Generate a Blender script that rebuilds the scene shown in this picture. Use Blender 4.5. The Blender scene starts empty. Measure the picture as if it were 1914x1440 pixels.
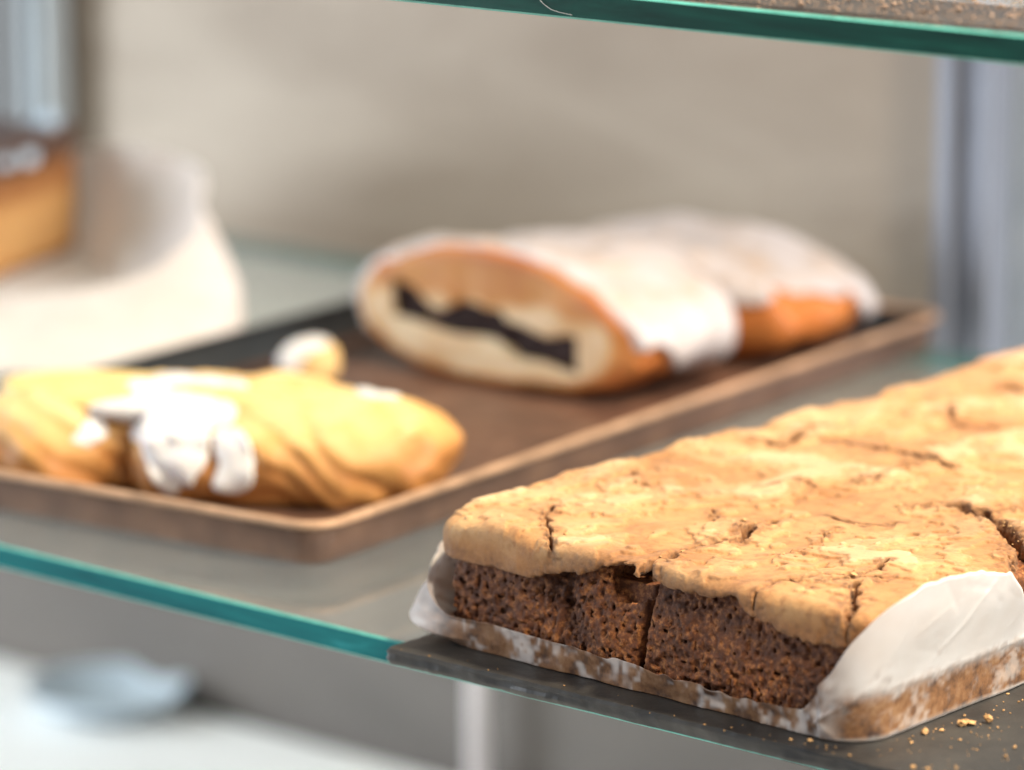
import bpy, math, random
import numpy as np

# ------------------------------------------------------------------ camera, world, lights
scene = bpy.context.scene
col = scene.collection

HEAD = math.radians(130.48)          # heading of the lens in plan
PITCH = math.radians(12.274)
cam_data = bpy.data.cameras.new('camera')
cam = bpy.data.objects.new('camera', cam_data)
col.objects.link(cam)
cam.location = (0.8362, -0.9165, 0.3540)
cam.rotation_euler = (math.pi / 2 - PITCH, 0, HEAD - math.pi / 2)
cam_data.sensor_width = 36.0
cam_data.lens = 139.185
cam_data.clip_start = 0.05
cam_data.clip_end = 50.0
cam_data.dof.use_dof = True
cam_data.dof.focus_distance = 1.21
cam_data.dof.aperture_fstop = 5.8
scene.camera = cam

world = bpy.data.worlds.new('World')
scene.world = world
world.use_nodes = True
bg = world.node_tree.nodes['Background']
bg.inputs['Color'].default_value = (0.88, 0.94, 1.0, 1)
bg.inputs['Strength'].default_value = 0.30

def area_light(name, loc, target, size, power, color, size_y=None):
    d = bpy.data.lights.new(name, 'AREA')
    d.shape = 'RECTANGLE'
    d.size = size
    d.size_y = size_y or size
    d.energy = power
    d.color = color
    o = bpy.data.objects.new(name, d)
    col.objects.link(o)
    o.location = loc
    v = np.array(target) - np.array(loc)
    from mathutils import Vector
    o.rotation_euler = Vector(v).to_track_quat('-Z', 'Y').to_euler()
    return o

def spot_light(name, loc, target, power, color, cone, blend, radius):
    o = area_light(name, loc, target, 0.1, power, color)
    d = bpy.data.lights.new(name, 'SPOT')
    d.energy = power; d.color = color; d.spot_size = math.radians(cone); d.spot_blend = blend; d.shadow_soft_size = radius
    o.data = d
    return o
spot_light('warm_case_lamp', (0.46, 0.34, 1.05), (0.03, 0.06, 0.0), 152.0, (1.0, 0.785, 0.57), 56, 1.0, 0.05)
area_light('shop_light', (1.25, -0.34, 1.0), (0.0, 0.1, 0.0), 0.30, 20.0, (1.0, 0.86, 0.68))
cw = area_light('cool_window', (-1.45, -0.75, 0.32), (-0.58, 0.28, -0.16), 0.8, 8.0, (0.88, 0.94, 1.0))
cw.data.spread = math.radians(80)
area_light('deck_fill_light', (-1.12, 0.05, -0.06), (-0.62, 0.30, -0.276), 0.10, 2.6, (0.97, 0.98, 1.0), 0.30)  # unseen fill added to brighten the deck and wall below the shelf
area_light('side_window', (1.15, 0.35, 0.75), (-0.15, 0.40, 0.05), 0.5, 26.0, (1.0, 0.98, 0.95))

scene.view_settings.view_transform = 'Standard'
scene.view_settings.look = 'None'
scene.view_settings.exposure = 0.0
scene.view_settings.gamma = 1.0
scene.view_settings.use_curve_mapping = False
scene.cycles.use_denoising = True
try:
    scene.cycles.denoiser = 'OPENIMAGEDENOISE'
except Exception:
    pass
scene.cycles.max_bounces = 10
scene.cycles.transparent_max_bounces = 16

MM = 0.001
rng = np.random.default_rng(7)

# ------------------------------------------------------------------ tagging helpers
def tag(o, label=None, cat=None, group=None, kind=None):
    if label: o['label'] = label
    if cat: o['category'] = cat
    if group: o['group'] = group
    if kind: o['kind'] = kind
    return o

def empty(name, loc=(0, 0, 0), rz=0.0):
    o = bpy.data.objects.new(name, None)
    o.empty_display_size = 0.02
    col.objects.link(o)
    o.location = loc
    o.rotation_euler = (0, 0, rz)
    return o

def mesh_obj(name, verts, faces, mats, parent=None, smooth=True, attrs=None, mat_index=None):
    me = bpy.data.meshes.new(name)
    if isinstance(faces, np.ndarray) and faces.ndim == 2:
        n, k = faces.shape
        me.vertices.add(len(verts))
        me.vertices.foreach_set('co', np.asarray(verts, np.float32).ravel())
        me.loops.add(n * k)
        me.loops.foreach_set('vertex_index', faces.astype(np.int32).ravel())
        me.polygons.add(n)
        me.polygons.foreach_set('loop_start', np.arange(0, n * k, k, dtype=np.int32))
        me.update(calc_edges=True)
    else:
        me.from_pydata([tuple(map(float, v)) for v in verts], [], [tuple(map(int, f)) for f in faces])
    me.validate()
    me.polygons.foreach_set('use_smooth', [smooth] * len(me.polygons))
    if not isinstance(mats, (list, tuple)):
        mats = [mats]
    for m in mats:
        me.materials.append(m)
    if mat_index is not None:
        me.polygons.foreach_set('material_index', np.asarray(mat_index, np.int32))
    if attrs:
        for k, v in attrs.items():
            a = me.attributes.new(k, 'FLOAT', 'POINT')
            a.data.foreach_set('value', np.asarray(v, np.float32))
    me.update()
    o = bpy.data.objects.new(name, me)
    col.objects.link(o)
    if parent is not None:
        o.parent = parent
    return o

# ------------------------------------------------------------------ noise and fields (millimetres)
_LAT = {}
def _lat(seed):
    if seed not in _LAT:
        _LAT[seed] = np.random.default_rng(1000 + seed).uniform(-1, 1, (64, 64, 64)).astype(np.float32)
    return _LAT[seed]

def noise(P, scale, seed=0):
    """value noise, -1..1, feature size `scale`"""
    L = _lat(seed)
    Q = (P / np.float32(scale)).astype(np.float32)
    I = np.floor(Q).astype(np.int32)
    Fr = Q - I
    Fr = Fr * Fr * (3 - 2 * Fr)
    I &= 63
    J = (I + 1) & 63
    x0, y0, z0 = I[:, 0], I[:, 1], I[:, 2]
    x1, y1, z1 = J[:, 0], J[:, 1], J[:, 2]
    fx, fy, fz = Fr[:, 0], Fr[:, 1], Fr[:, 2]
    a = L[x0, y0, z0] * (1 - fx) + L[x1, y0, z0] * fx
    b = L[x0, y1, z0] * (1 - fx) + L[x1, y1, z0] * fx
    c = L[x0, y0, z1] * (1 - fx) + L[x1, y0, z1] * fx
    d = L[x0, y1, z1] * (1 - fx) + L[x1, y1, z1] * fx
    return (a * (1 - fy) + b * fy) * (1 - fz) + (c * (1 - fy) + d * fy) * fz

def sstep(a, b, x):
    t = np.clip((x - a) / (b - a), 0, 1)
    return t * t * (3 - 2 * t)

def smin(a, b, k):
    h = np.clip(0.5 + 0.5 * (b - a) / k, 0, 1)
    return b * (1 - h) + a * h - k * h * (1 - h)

def rmax(a, b, r):
    """intersection with a rounded edge of radius r"""
    return np.minimum(-r, np.maximum(a, b)) + np.sqrt(np.maximum(r + a, 0) ** 2 + np.maximum(r + b, 0) ** 2)

def ellip(P, c, r):
    Q = (P - np.array(c, np.float32)) / np.array(r, np.float32)
    k = np.sqrt((Q ** 2).sum(1)) + 1e-6
    return (k - 1) * min(r) * (0.55 + 0.45 * np.clip(k, 0, 1.4))

def capsule(P, a, b, ra, rb):
    a = np.array(a, np.float32); b = np.array(b, np.float32)
    ab = b - a
    t = np.clip(((P - a) @ ab) / (ab @ ab), 0, 1)
    return np.linalg.norm(P - a - t[:, None] * ab, axis=1) - (ra + (rb - ra) * t)

def poly_dist(XY, pts):
    d = np.full(len(XY), 1e9, np.float32)
    for p, q in zip(pts[:-1], pts[1:]):
        p = np.array(p, np.float32); q = np.array(q, np.float32)
        e = q - p
        t = np.clip(((XY - p) @ e) / (e @ e), 0, 1)
        d = np.minimum(d, np.linalg.norm(XY - p - t[:, None] * e, axis=1))
    return d

def surface_nets(D, xs, ys, zs):
    S = D < 0
    nx, ny, nz = D.shape
    c = np.zeros((nx - 1, ny - 1, nz - 1), np.int8)
    for dx in (0, 1):
        for dy in (0, 1):
            for dz in (0, 1):
                c += S[dx:nx - 1 + dx, dy:ny - 1 + dy, dz:nz - 1 + dz]
    cells = np.argwhere((c > 0) & (c < 8))
    idx = np.full(c.shape, -1, np.int32)
    idx[cells[:, 0], cells[:, 1], cells[:, 2]] = np.arange(len(cells))
    corners = [(dx, dy, dz) for dx in (0, 1) for dy in (0, 1) for dz in (0, 1)]
    val = {k: D[cells[:, 0] + k[0], cells[:, 1] + k[1], cells[:, 2] + k[2]] for k in corners}
    acc = np.zeros((len(cells), 3), np.float64)
    cnt = np.zeros(len(cells))
    for k in corners:
        for ax in range(3):
            if k[ax] == 0:
                k2 = list(k); k2[ax] = 1; k2 = tuple(k2)
                a, b = val[k], val[k2]
                m = (a < 0) != (b < 0)
                t = np.where(m, a / np.where(a - b == 0, 1, a - b), 0)
                p = np.array(k, np.float64)[None, :].repeat(len(cells), 0)
                p[:, ax] += t
                acc += p * m[:, None]
                cnt += m
    V = cells + acc / np.maximum(cnt, 1)[:, None]
    out = np.stack([np.interp(V[:, i], np.arange(len(g)), g) for i, g in enumerate((xs, ys, zs))], 1)
    faces = []
    def quads(ax):
        sl0 = [slice(1, -1)] * 3; sl1 = [slice(1, -1)] * 3
        sl0[ax] = slice(0, -1); sl1[ax] = slice(1, None)
        A = S[tuple(sl0)]; B = S[tuple(sl1)]
        e = np.argwhere(A != B)
        if not len(e):
            return
        sgn = A[e[:, 0], e[:, 1], e[:, 2]]
        e = e + np.array([0 if i == ax else 1 for i in range(3)])
        u, v = (ax + 1) % 3, (ax + 2) % 3
        def cell(du, dv):
            q = e.copy(); q[:, u] -= du; q[:, v] -= dv
            return idx[q[:, 0], q[:, 1], q[:, 2]]
        f = np.stack([cell(1, 1), cell(0, 1), cell(0, 0), cell(1, 0)], 1)
        f[~sgn] = f[~sgn][:, ::-1]
        faces.append(f)
    for ax in range(3):
        quads(ax)
    return out, np.concatenate(faces)

def field_mesh(fun, lo, hi, h, pre=None, band=6.0):
    """polygonise fun(P) over a box; `pre` is a cheap field used to skip far voxels"""
    if np.isscalar(h):
        ax = [np.arange(lo[i], hi[i] + h, h, dtype=np.float32) for i in range(3)]
    else:
        ax = h
    shape = tuple(len(a) for a in ax)
    G = np.stack(np.meshgrid(*ax, indexing='ij'), -1).reshape(-1, 3).astype(np.float32)
    if pre is None:
        D = fun(G)
    else:
        D = pre(G).astype(np.float32)
        m = np.abs(D) < band
        D[m] = fun(G[m])
    return surface_nets(D.reshape(shape), *ax)

# ------------------------------------------------------------------ materials
def new_mat(name):
    m = bpy.data.materials.new(name)
    m.use_nodes = True
    nt = m.node_tree
    b = nt.nodes['Principled BSDF']
    return m, nt, b

def N(nt, kind, **kw):
    n = nt.nodes.new(kind)
    for k, v in kw.items():
        if k in n.inputs:
            n.inputs[k].default_value = v
        else:
            setattr(n, k, v)
    return n

def tex_noise(nt, scale, detail=4, rough=0.55, dist=0.0, vec=None, coord='Object'):
    if vec is None:
        tc = N(nt, 'ShaderNodeTexCoord')
        vec = tc.outputs[coord]
    n = N(nt, 'ShaderNodeTexNoise')
    n.inputs['Scale'].default_value = scale
    n.inputs['Detail'].default_value = detail
    n.inputs['Roughness'].default_value = rough
    n.inputs['Distortion'].default_value = dist
    nt.links.new(vec, n.inputs['Vector'])
    return n.outputs['Fac']

def ramp(nt, fac, stops):
    r = N(nt, 'ShaderNodeValToRGB')
    e = r.color_ramp.elements
    while len(e) < len(stops):
        e.new(0.5)
    for el, (p, c) in zip(e, stops):
        el.position = p
        el.color = (*c, 1) if len(c) == 3 else c
    nt.links.new(fac, r.inputs['Fac'])
    return r.outputs['Color']

def mix(nt, fac, a, b, mode='MIX'):
    m = N(nt, 'ShaderNodeMix', data_type='RGBA', blend_type=mode)
    for sock, v in ((m.inputs[0], fac), (m.inputs[6], a), (m.inputs[7], b)):
        if isinstance(v, bpy.types.NodeSocket):
            nt.links.new(v, sock)
        elif isinstance(v, (tuple, list)):
            sock.default_value = (*v, 1) if len(v) == 3 else v
        else:
            sock.default_value = v
    return m.outputs[2]

def bump(nt, b, height, strength=0.3, dist=0.001, prev=None):
    n = N(nt, 'ShaderNodeBump')
    n.inputs['Strength'].default_value = strength
    n.inputs['Distance'].default_value = dist
    nt.links.new(height, n.inputs['Height'])
    if prev is not None:
        nt.links.new(prev, n.inputs['Normal'])
    if b is not None:
        nt.links.new(n.outputs['Normal'], b.inputs['Normal'])
    return n.outputs['Normal']

def attr(nt, name):
    a = N(nt, 'ShaderNodeAttribute')
    a.attribute_name = name
    return a.outputs['Fac']

def simple(name, color, rough=0.5, var=0.15, scale=40, metal=0.0, spec=0.5, bstr=0.15, bscale=300, sss=0.0, sssr=(0.004, 0.002, 0.001), coat=0.0):
    m, nt, b = new_mat(name)
    f = tex_noise(nt, scale, 5)
    lo = tuple(c * (1 - var) for c in color); hi = tuple(min(1, c * (1 + var)) for c in color)
    nt.links.new(ramp(nt, f, [(0.3, lo), (0.7, hi)]), b.inputs['Base Color'])
    b.inputs['Roughness'].default_value = rough
    b.inputs['Metallic'].default_value = metal
    b.inputs['Specular IOR Level'].default_value = spec
    b.inputs['Subsurface Weight'].default_value = sss
    b.inputs['Subsurface Radius'].default_value = sssr
    b.inputs['Subsurface Scale'].default_value = 1.0
    b.inputs['Coat Weight'].default_value = coat
    if bstr:
        bump(nt, b, tex_noise(nt, bscale, 4), bstr, 0.001)
    return m

def mat_glass(name, tint):
    m = bpy.data.materials.new(name)
    m.use_nodes = True
    nt = m.node_tree
    nt.nodes.clear()
    out = N(nt, 'ShaderNodeOutputMaterial')
    tr = N(nt, 'ShaderNodeBsdfTransparent'); tr.inputs['Color'].default_value = (*tint, 1)
    gl = N(nt, 'ShaderNodeBsdfGlossy'); gl.inputs['Roughness'].default_value = 0.03
    fr = N(nt, 'ShaderNodeFresnel'); fr.inputs['IOR'].default_value = 1.5
    # the pane is a parallel slab: a ray leaving by the far face meets the same reflectance as on entry
    ge = N(nt, 'ShaderNodeNewGeometry')
    io = N(nt, 'ShaderNodeMapRange'); io.inputs[3].default_value = 1.5; io.inputs[4].default_value = 1 / 1.5
    nt.links.new(ge.outputs['Backfacing'], io.inputs[0]); nt.links.new(io.outputs[0], fr.inputs['IOR'])
    df = N(nt, 'ShaderNodeBsdfDiffuse'); df.inputs['Color'].default_value = (0.72, 0.71, 0.68, 1)
    mx = N(nt, 'ShaderNodeMixShader')
    nt.links.new(fr.outputs[0], mx.inputs[0]); nt.links.new(tr.outputs[0], mx.inputs[1]); nt.links.new(gl.outputs[0], mx.inputs[2])
    # smears and dust lying on the pane
    f = tex_noise(nt, 30, 6, 0.65)
    r = ramp(nt, f, [(0.35, (0.035, 0.035, 0.035)), (0.8, (0.075, 0.075, 0.075))])
    mx2 = N(nt, 'ShaderNodeMixShader')
    nt.links.new(r, mx2.inputs[0]); nt.links.new(mx.outputs[0], mx2.inputs[1]); nt.links.new(df.outputs[0], mx2.inputs[2])
    nt.links.new(mx2.outputs[0], out.inputs['Surface'])
    return m

def mat_glass_edge(name, c0, c1):
    m, nt, b = new_mat(name)
    tc = N(nt, 'ShaderNodeTexCoord')
    mp = N(nt, 'ShaderNodeMapping'); mp.inputs['Scale'].default_value = (14, 14, 160)
    nt.links.new(tc.outputs['Object'], mp.inputs['Vector'])
    f = tex_noise(nt, 1.0, 5, 0.6, 0.4, vec=mp.outputs['Vector'])
    nt.links.new(ramp(nt, f, [(0.30, c0), (0.62, c1), (0.80, tuple(min(1, 1.9 * q + 0.02) for q in c1))]), b.inputs['Base Color'])  # brightest stop paints glints and chips along the edge
    b.inputs['Roughness'].default_value = 0.22
    b.inputs['IOR'].default_value = 1.52
    f2 = tex_noise(nt, 420, 3)
    bump(nt, b, f2, 0.08, 0.0005)
    return m

M = {}
M['glass'] = mat_glass('shelf_glass', (0.955, 0.985, 0.975))
M['edge_low'] = mat_glass_edge('shelf_edge_teal', (0.004, 0.085, 0.10), (0.010, 0.17, 0.18))
M['edge_up'] = mat_glass_edge('shelf_edge_green', (0.002, 0.022, 0.018), (0.005, 0.075, 0.055))
M['arris'] = simple('ground_glass_arris', (0.10, 0.42, 0.36), 0.45, 0.2, 120)
M['aluminium'] = simple('brushed_aluminium', (0.34, 0.38, 0.41), 0.5, 0.06, 30, metal=0.2)
M['dark_rail'] = simple('dark_rail', (0.21, 0.23, 0.28), 0.45, 0.08, 30, metal=0.3)
M['deck'] = simple('white_deck', (0.88, 0.88, 0.86), 0.5, 0.03, 12, bstr=0.05)

def mat_panel(name, a, b_, sc):
    m, nt, b = new_mat(name)
    tc = N(nt, 'ShaderNodeTexCoord')
    mp = N(nt, 'ShaderNodeMapping'); mp.inputs['Scale'].default_value = (2.2, 1, 7.0)
    nt.links.new(tc.outputs['Object'], mp.inputs['Vector'])
    f = tex_noise(nt, sc, 4, 0.5, 0.6, vec=mp.outputs['Vector'])
    nt.links.new(ramp(nt, f, [(0.3, a), (0.7, b_)]), b.inputs['Base Color'])
    b.inputs['Roughness'].default_value = 0.55
    bump(nt, b, tex_noise(nt, 200, 3), 0.1, 0.001)
    return m
M['panel_mid'] = mat_panel('tan_panel', (0.26, 0.205, 0.155), (0.41, 0.345, 0.28), 2.2)
M['under_shelf_shade'] = mat_panel('shade_panel_grey', (0.070, 0.060, 0.053), (0.115, 0.100, 0.088), 2.0)  # shade below the shelf put into this dark colour
M['panel_left'] = mat_panel('grey_panel', (0.105, 0.105, 0.105), (0.14, 0.14, 0.14), 2.0)
M['panel_right'] = mat_panel('blue_grey_panel', (0.36, 0.42, 0.50), (0.46, 0.52, 0.60), 2.0)

def mat_slate():
    m, nt, b = new_mat('slate')
    f = tex_noise(nt, 60, 8, 0.65)
    nt.links.new(ramp(nt, f, [(0.3, (0.008, 0.009, 0.011)), (0.7, (0.030, 0.028, 0.026))]), b.inputs['Base Color'])
    nt.links.new(ramp(nt, tex_noise(nt, 25, 6), [(0.3, (0.40,) * 3), (0.7, (0.55,) * 3)]), b.inputs['Roughness'])
    b.inputs['Specular IOR Level'].default_value = 0.55
    n1 = bump(nt, None, tex_noise(nt, 90, 6, 0.6), 0.35, 0.0012)
    bump(nt, b, tex_noise(nt, 900, 4), 0.3, 0.0003, prev=n1)
    return m
M['slate'] = mat_slate()

def mat_crust():
    m, nt, b = new_mat('brownie_crust')
    f1 = tex_noise(nt, 28, 6, 0.6)
    f2 = tex_noise(nt, 260, 6, 0.7)
    base = ramp(nt, f1, [(0.28, (0.34, 0.155, 0.050)), (0.5, (0.46, 0.255, 0.105)), (0.72, (0.56, 0.36, 0.175))])
    speck = ramp(nt, f2, [(0.36, (0.40, 0.22, 0.09)), (0.52, (1, 1, 1))])
    c = mix(nt, 0.45, base, speck, 'MULTIPLY')
    lay = ramp(nt, attr(nt, 'flake'), [(0.0, (0.84, 0.74, 0.62)), (0.5, (0.96, 0.94, 0.92)), (1.0, (1.0, 1.0, 1.0))])
    c = mix(nt, 1.0, c, lay, 'MULTIPLY')
    pale = ramp(nt, attr(nt, 'flake'), [(0.7, (0, 0, 0)), (1.0, (0.22, 0.22, 0.22))])
    c = mix(nt, pale, c, (0.80, 0.66, 0.46))
    c = mix(nt, attr(nt, 'toast'), c, mix(nt, f2, (0.30, 0.125, 0.038), (0.46, 0.22, 0.075)))
    inner = ramp(nt, tex_noise(nt, 500, 5), [(0.3, (0.10, 0.038, 0.012)), (0.7, (0.34, 0.15, 0.05))])
    c = mix(nt, attr(nt, 'inner'), c, inner)
    nt.links.new(c, b.inputs['Base Color'])
    b.inputs['Roughness'].default_value = 0.62
    b.inputs['Specular IOR Level'].default_value = 0.35
    b.inputs['Sheen Weight'].default_value = 0.1
    n1 = bump(nt, None, tex_noise(nt, 420, 6, 0.7), 0.5, 0.0010)
    bump(nt, b, tex_noise(nt, 1400, 5, 0.75), 0.6, 0.0005, prev=n1)
    return m
M['crust'] = mat_crust()

def mat_crumb():
    m, nt, b = new_mat('brownie_crumb')
    f1 = tex_noise(nt, 420, 8, 0.75)
    f2 = tex_noise(nt, 30, 4)
    c1 = ramp(nt, f1, [(0.30, (0.060, 0.018, 0.009)), (0.50, (0.200, 0.064, 0.020)), (0.66, (0.58, 0.235, 0.070))])
    c2 = ramp(nt, f1, [(0.30, (0.032, 0.012, 0.008)), (0.52, (0.100, 0.033, 0.013)), (0.70, (0.34, 0.130, 0.043))])
    c = mix(nt, ramp(nt, f2, [(0.40, (0, 0, 0)), (0.62, (1, 1, 1))]), c1, c2)
    nt.links.new(c, b.inputs['Base Color'])
    b.inputs['Roughness'].default_value = 0.7
    b.inputs['Specular IOR Level'].default_value = 0.4
    n1 = bump(nt, None, tex_noise(nt, 600, 6, 0.75), 0.6, 0.001)
    bump(nt, b, tex_noise(nt, 1800, 4, 0.7), 0.5, 0.0005, prev=n1)
    return m
M['crumb'] = mat_crumb()

def mat_paper(name, soaked=True, trans=0.36):
    m = bpy.data.materials.new(name)
    m.use_nodes = True
    nt = m.node_tree
    b = nt.nodes['Principled BSDF']
    out = nt.nodes['Material Output']
    white = ramp(nt, tex_noise(nt, 60, 5), [(0.3, (0.86, 0.80, 0.76)), (0.7, (0.91, 0.87, 0.845))])
    if soaked:
        tc = N(nt, 'ShaderNodeTexCoord')
        brown = ramp(nt, tex_noise(nt, 170, 6, 0.65), [(0.32, (0.085, 0.04, 0.025)), (0.5, (0.30, 0.14, 0.058)), (0.7, (0.46, 0.26, 0.13))])
        c = mix(nt, attr(nt, 'soak'), white, brown)
    else:
        c = white
    nt.links.new(c, b.inputs['Base Color'])
    b.inputs['Roughness'].default_value = 0.42
    bump(nt, b, tex_noise(nt, 240, 5, 0.6), 0.05, 0.001)
    tl = N(nt, 'ShaderNodeBsdfTranslucent')
    nt.links.new(c, tl.inputs['Color'])
    mx = N(nt, 'ShaderNodeMixShader'); mx.inputs[0].default_value = trans
    nt.links.new(b.outputs[0], mx.inputs[1]); nt.links.new(tl.outputs[0], mx.inputs[2])
    nt.links.new(mx.outputs[0], out.inputs['Surface'])
    return m
M['paper'] = mat_paper('baking_paper')
M['paper_white'] = mat_paper('white_paper', False, 0.5)

def mat_tray():
    m, nt, b = new_mat('tray_metal')
    f = tex_noise(nt, 35, 7, 0.65)
    nt.links.new(ramp(nt, f, [(0.3, (0.070, 0.036, 0.026)), (0.55, (0.13, 0.068, 0.045)), (0.8, (0.22, 0.12, 0.075))]), b.inputs['Base Color'])
    nt.links.new(ramp(nt, tex_noise(nt, 50, 5), [(0.3, (0.30,) * 3), (0.7, (0.50,) * 3)]), b.inputs['Roughness'])
    b.inputs['Metallic'].default_value = 0.25
    bump(nt, b, tex_noise(nt, 160, 5), 0.12, 0.001)
    return m
M['tray'] = mat_tray()
M['rim'] = simple('worn_shaded_rim_metal', (0.58, 0.36, 0.23), 0.34, 0.3, 60, metal=0.5)
def _rim_shade():
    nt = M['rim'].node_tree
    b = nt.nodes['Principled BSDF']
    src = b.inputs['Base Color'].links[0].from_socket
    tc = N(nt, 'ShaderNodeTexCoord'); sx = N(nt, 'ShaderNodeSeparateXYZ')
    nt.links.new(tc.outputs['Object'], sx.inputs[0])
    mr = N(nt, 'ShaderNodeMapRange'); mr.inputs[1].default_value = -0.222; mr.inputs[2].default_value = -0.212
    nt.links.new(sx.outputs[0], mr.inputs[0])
    nt.links.new(mix(nt, mr.outputs[0], (0.016, 0.018, 0.022), src), b.inputs['Base Color'])  # far left rim painted dark to carry its shade
_rim_shade()
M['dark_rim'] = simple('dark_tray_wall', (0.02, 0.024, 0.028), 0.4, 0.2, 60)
def mat_baked(name, pale, gold, brown):
    """dough that is pale where little baked ('bake' 0), brown where well baked ('bake' 1)"""
    m, nt, b = new_mat(name)
    a = attr(nt, 'bake')
    f = tex_noise(nt, 90, 5, 0.6)
    add = N(nt, 'ShaderNodeMath', operation='MULTIPLY_ADD')
    nt.links.new(f, add.inputs[0]); add.inputs[1].default_value = 0.35; nt.links.new(a, add.inputs[2])
    c = ramp(nt, add.outputs[0], [(0.15, pale), (0.60, gold), (1.0, brown)])
    nt.links.new(c, b.inputs['Base Color'])
    b.inputs['Roughness'].default_value = 0.55
    b.inputs['Specular IOR Level'].default_value = 0.4
    b.inputs['Subsurface Weight'].default_value = 0.15
    b.inputs['Subsurface Radius'].default_value = (0.006, 0.003, 0.001)
    b.inputs['Subsurface Scale'].default_value = 1.0
    bump(nt, b, tex_noise(nt, 180, 6, 0.6), 0.25, 0.0012)
    return m
M['danish'] = mat_baked('danish_dough', (0.70, 0.50, 0.24), (0.58, 0.31, 0.10), (0.40, 0.165, 0.045))
M['roll'] = mat_baked('roll_dough', (0.64, 0.49, 0.31), (0.52, 0.25, 0.07), (0.38, 0.12, 0.025))
M['custard'] = simple('custard', (0.74, 0.54, 0.22), 0.3, 0.12, 60, sss=0.3)
def mat_glaze():
    m, nt, b = new_mat('thin_glaze')
    f = tex_noise(nt, 45, 6, 0.6)
    nt.links.new(ramp(nt, f, [(0.30, (0.38, 0.28, 0.21)), (0.47, (0.40, 0.365, 0.36)), (0.7, (0.445, 0.425, 0.45))]), b.inputs['Base Color'])
    b.inputs['Roughness'].default_value = 0.32
    b.inputs['Subsurface Weight'].default_value = 0.1
    b.inputs['Subsurface Radius'].default_value = (0.004, 0.003, 0.002)
    b.inputs['Subsurface Scale'].default_value = 1.0
    bump(nt, b, tex_noise(nt, 90, 5), 0.3, 0.0015)
    return m
M['icing'] = mat_glaze()
M['icing_fresh'] = simple('fresh_icing', (0.70, 0.67, 0.66), 0.35, 0.04, 60, sss=0.2, bstr=0.1)
M['filling'] = simple('dark_filling', (0.022, 0.011, 0.010), 0.7, 0.7, 120, spec=0.15, bstr=0.5)
M['sponge'] = mat_baked('cake_sponge', (0.62, 0.36, 0.14), (0.50, 0.24, 0.08), (0.30, 0.12, 0.04))
M['ganache'] = simple('dark_glaze', (0.085, 0.036, 0.022), 0.32, 0.25, 80, coat=0.2)
M['glint'] = simple('pale_blue_glint', (0.50, 0.62, 0.74), 0.3, 0.05, 60)  # window highlight put into a colour for the cake glaze
M['dish'] = simple('blue_dish', (0.46, 0.54, 0.60), 0.3, 0.05, 30)
M['crumb_bits'] = simple('crumb_bits', (0.42, 0.24, 0.10), 0.8, 0.45, 260)
M['sugar_bits'] = simple('pale_crumb_bits', (0.20, 0.14, 0.10), 0.8, 0.5, 260)
M['fibre'] = simple('fibre', (0.7, 0.72, 0.7), 0.6, 0.05, 60)

# ------------------------------------------------------------------ basic builders
def box_part(name, lo, hi, mats, parent=None, bev=0.0, smooth=False):
    x0, y0, z0 = lo; x1, y1, z1 = hi
    o = mesh_obj(name, [(x0, y0, z0), (x1, y0, z0), (x1, y1, z0), (x0, y1, z0), (x0, y0, z1), (x1, y0, z1), (x1, y1, z1), (x0, y1, z1)],
                 [(0, 3, 2, 1), (4, 5, 6, 7), (0, 1, 5, 4), (1, 2, 6, 5), (2, 3, 7, 6), (3, 0, 4, 7)], mats, parent, smooth)
    if bev:
        md = o.modifiers.new('bevel', 'BEVEL'); md.width = bev; md.segments = 3; md.limit_method = 'ANGLE'
    return o

# ------------------------------------------------------------------ the case: panels, deck, rails, posts
WY = 0.555
def panel(name, x0, x1, z0, z1, mat, label):
    o = box_part(name, (x0, WY, z0), (x1, WY + 0.012, z1), mat, None, 0.001)
    return tag(o, label, 'panel', kind='structure')
panel('back_panel', -0.734, -0.136, -0.29, 0.62, M['panel_mid'], 'wide tan back panel of the display case')
panel('back_panel', -1.60, -0.737, -0.29, 0.62, M['panel_left'], 'grey back panel at the left edge of the photo')
panel('back_panel', -0.133, 0.60, -0.29, 0.62, M['panel_right'], 'blue grey back panel at the right edge of the photo')
o = box_part('shade_panel', (-1.60, WY - 0.009, -0.29), (0.60, WY - 0.001, -0.125), M['under_shelf_shade'], None, 0.001)  # added dark panel stands in for the shade under the shelf
tag(o, 'dark grey panel added for the shade at the back under the glass shelf', 'panel', kind='structure')
o = box_part('counter_deck', (-1.60, -0.30, -0.32), (0.90, WY - 0.012, -0.276), M['deck'], None, 0.003)
tag(o, 'white counter deck below the glass shelf', 'counter', kind='structure')

o = box_part('brightening_ledge', (-1.25, 0.350, -0.034), (-0.335, WY - 0.003, -0.022), M['deck'], None, 0.002)  # added pale board that brightens the glass behind the tray
tag(o, 'pale ledge added to brighten the back of the lower glass shelf', 'ledge', kind='structure')

def rail(name, x, w, z0, z1, mat, slot, label):
    """slotted channel: two flanges and a web set back between them"""
    r = empty(name, (x, WY - 0.011, z0))
    tag(r, label, 'rail', 'upright rails on the back panel')
    h = z1 - z0; f = w * 0.28
    for s in (-1, 1):
        a, b = (-w / 2, -w / 2 + f) if s < 0 else (w / 2 - f, w / 2)
        box_part('flange', (a, -0.016, 0), (b, 0.0, h), mat, r, 0.0008)
    box_part('web', (-w / 2 + f, -0.010, 0), (w / 2 - f, -0.0005, h), slot, r)
    return r
rail('upright_rail', -0.735, 0.019, -0.124, 0.6, M['aluminium'], M['aluminium'], 'pale aluminium upright rail behind the cake at upper left')
rail('upright_rail', -0.135, 0.030, -0.124, 0.6, M['dark_rail'], M['dark_rail'], 'dark blue grey upright rail at the right edge behind the tray')
pr = empty('support_post', (-0.417, 0.525, -0.276))
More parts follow.
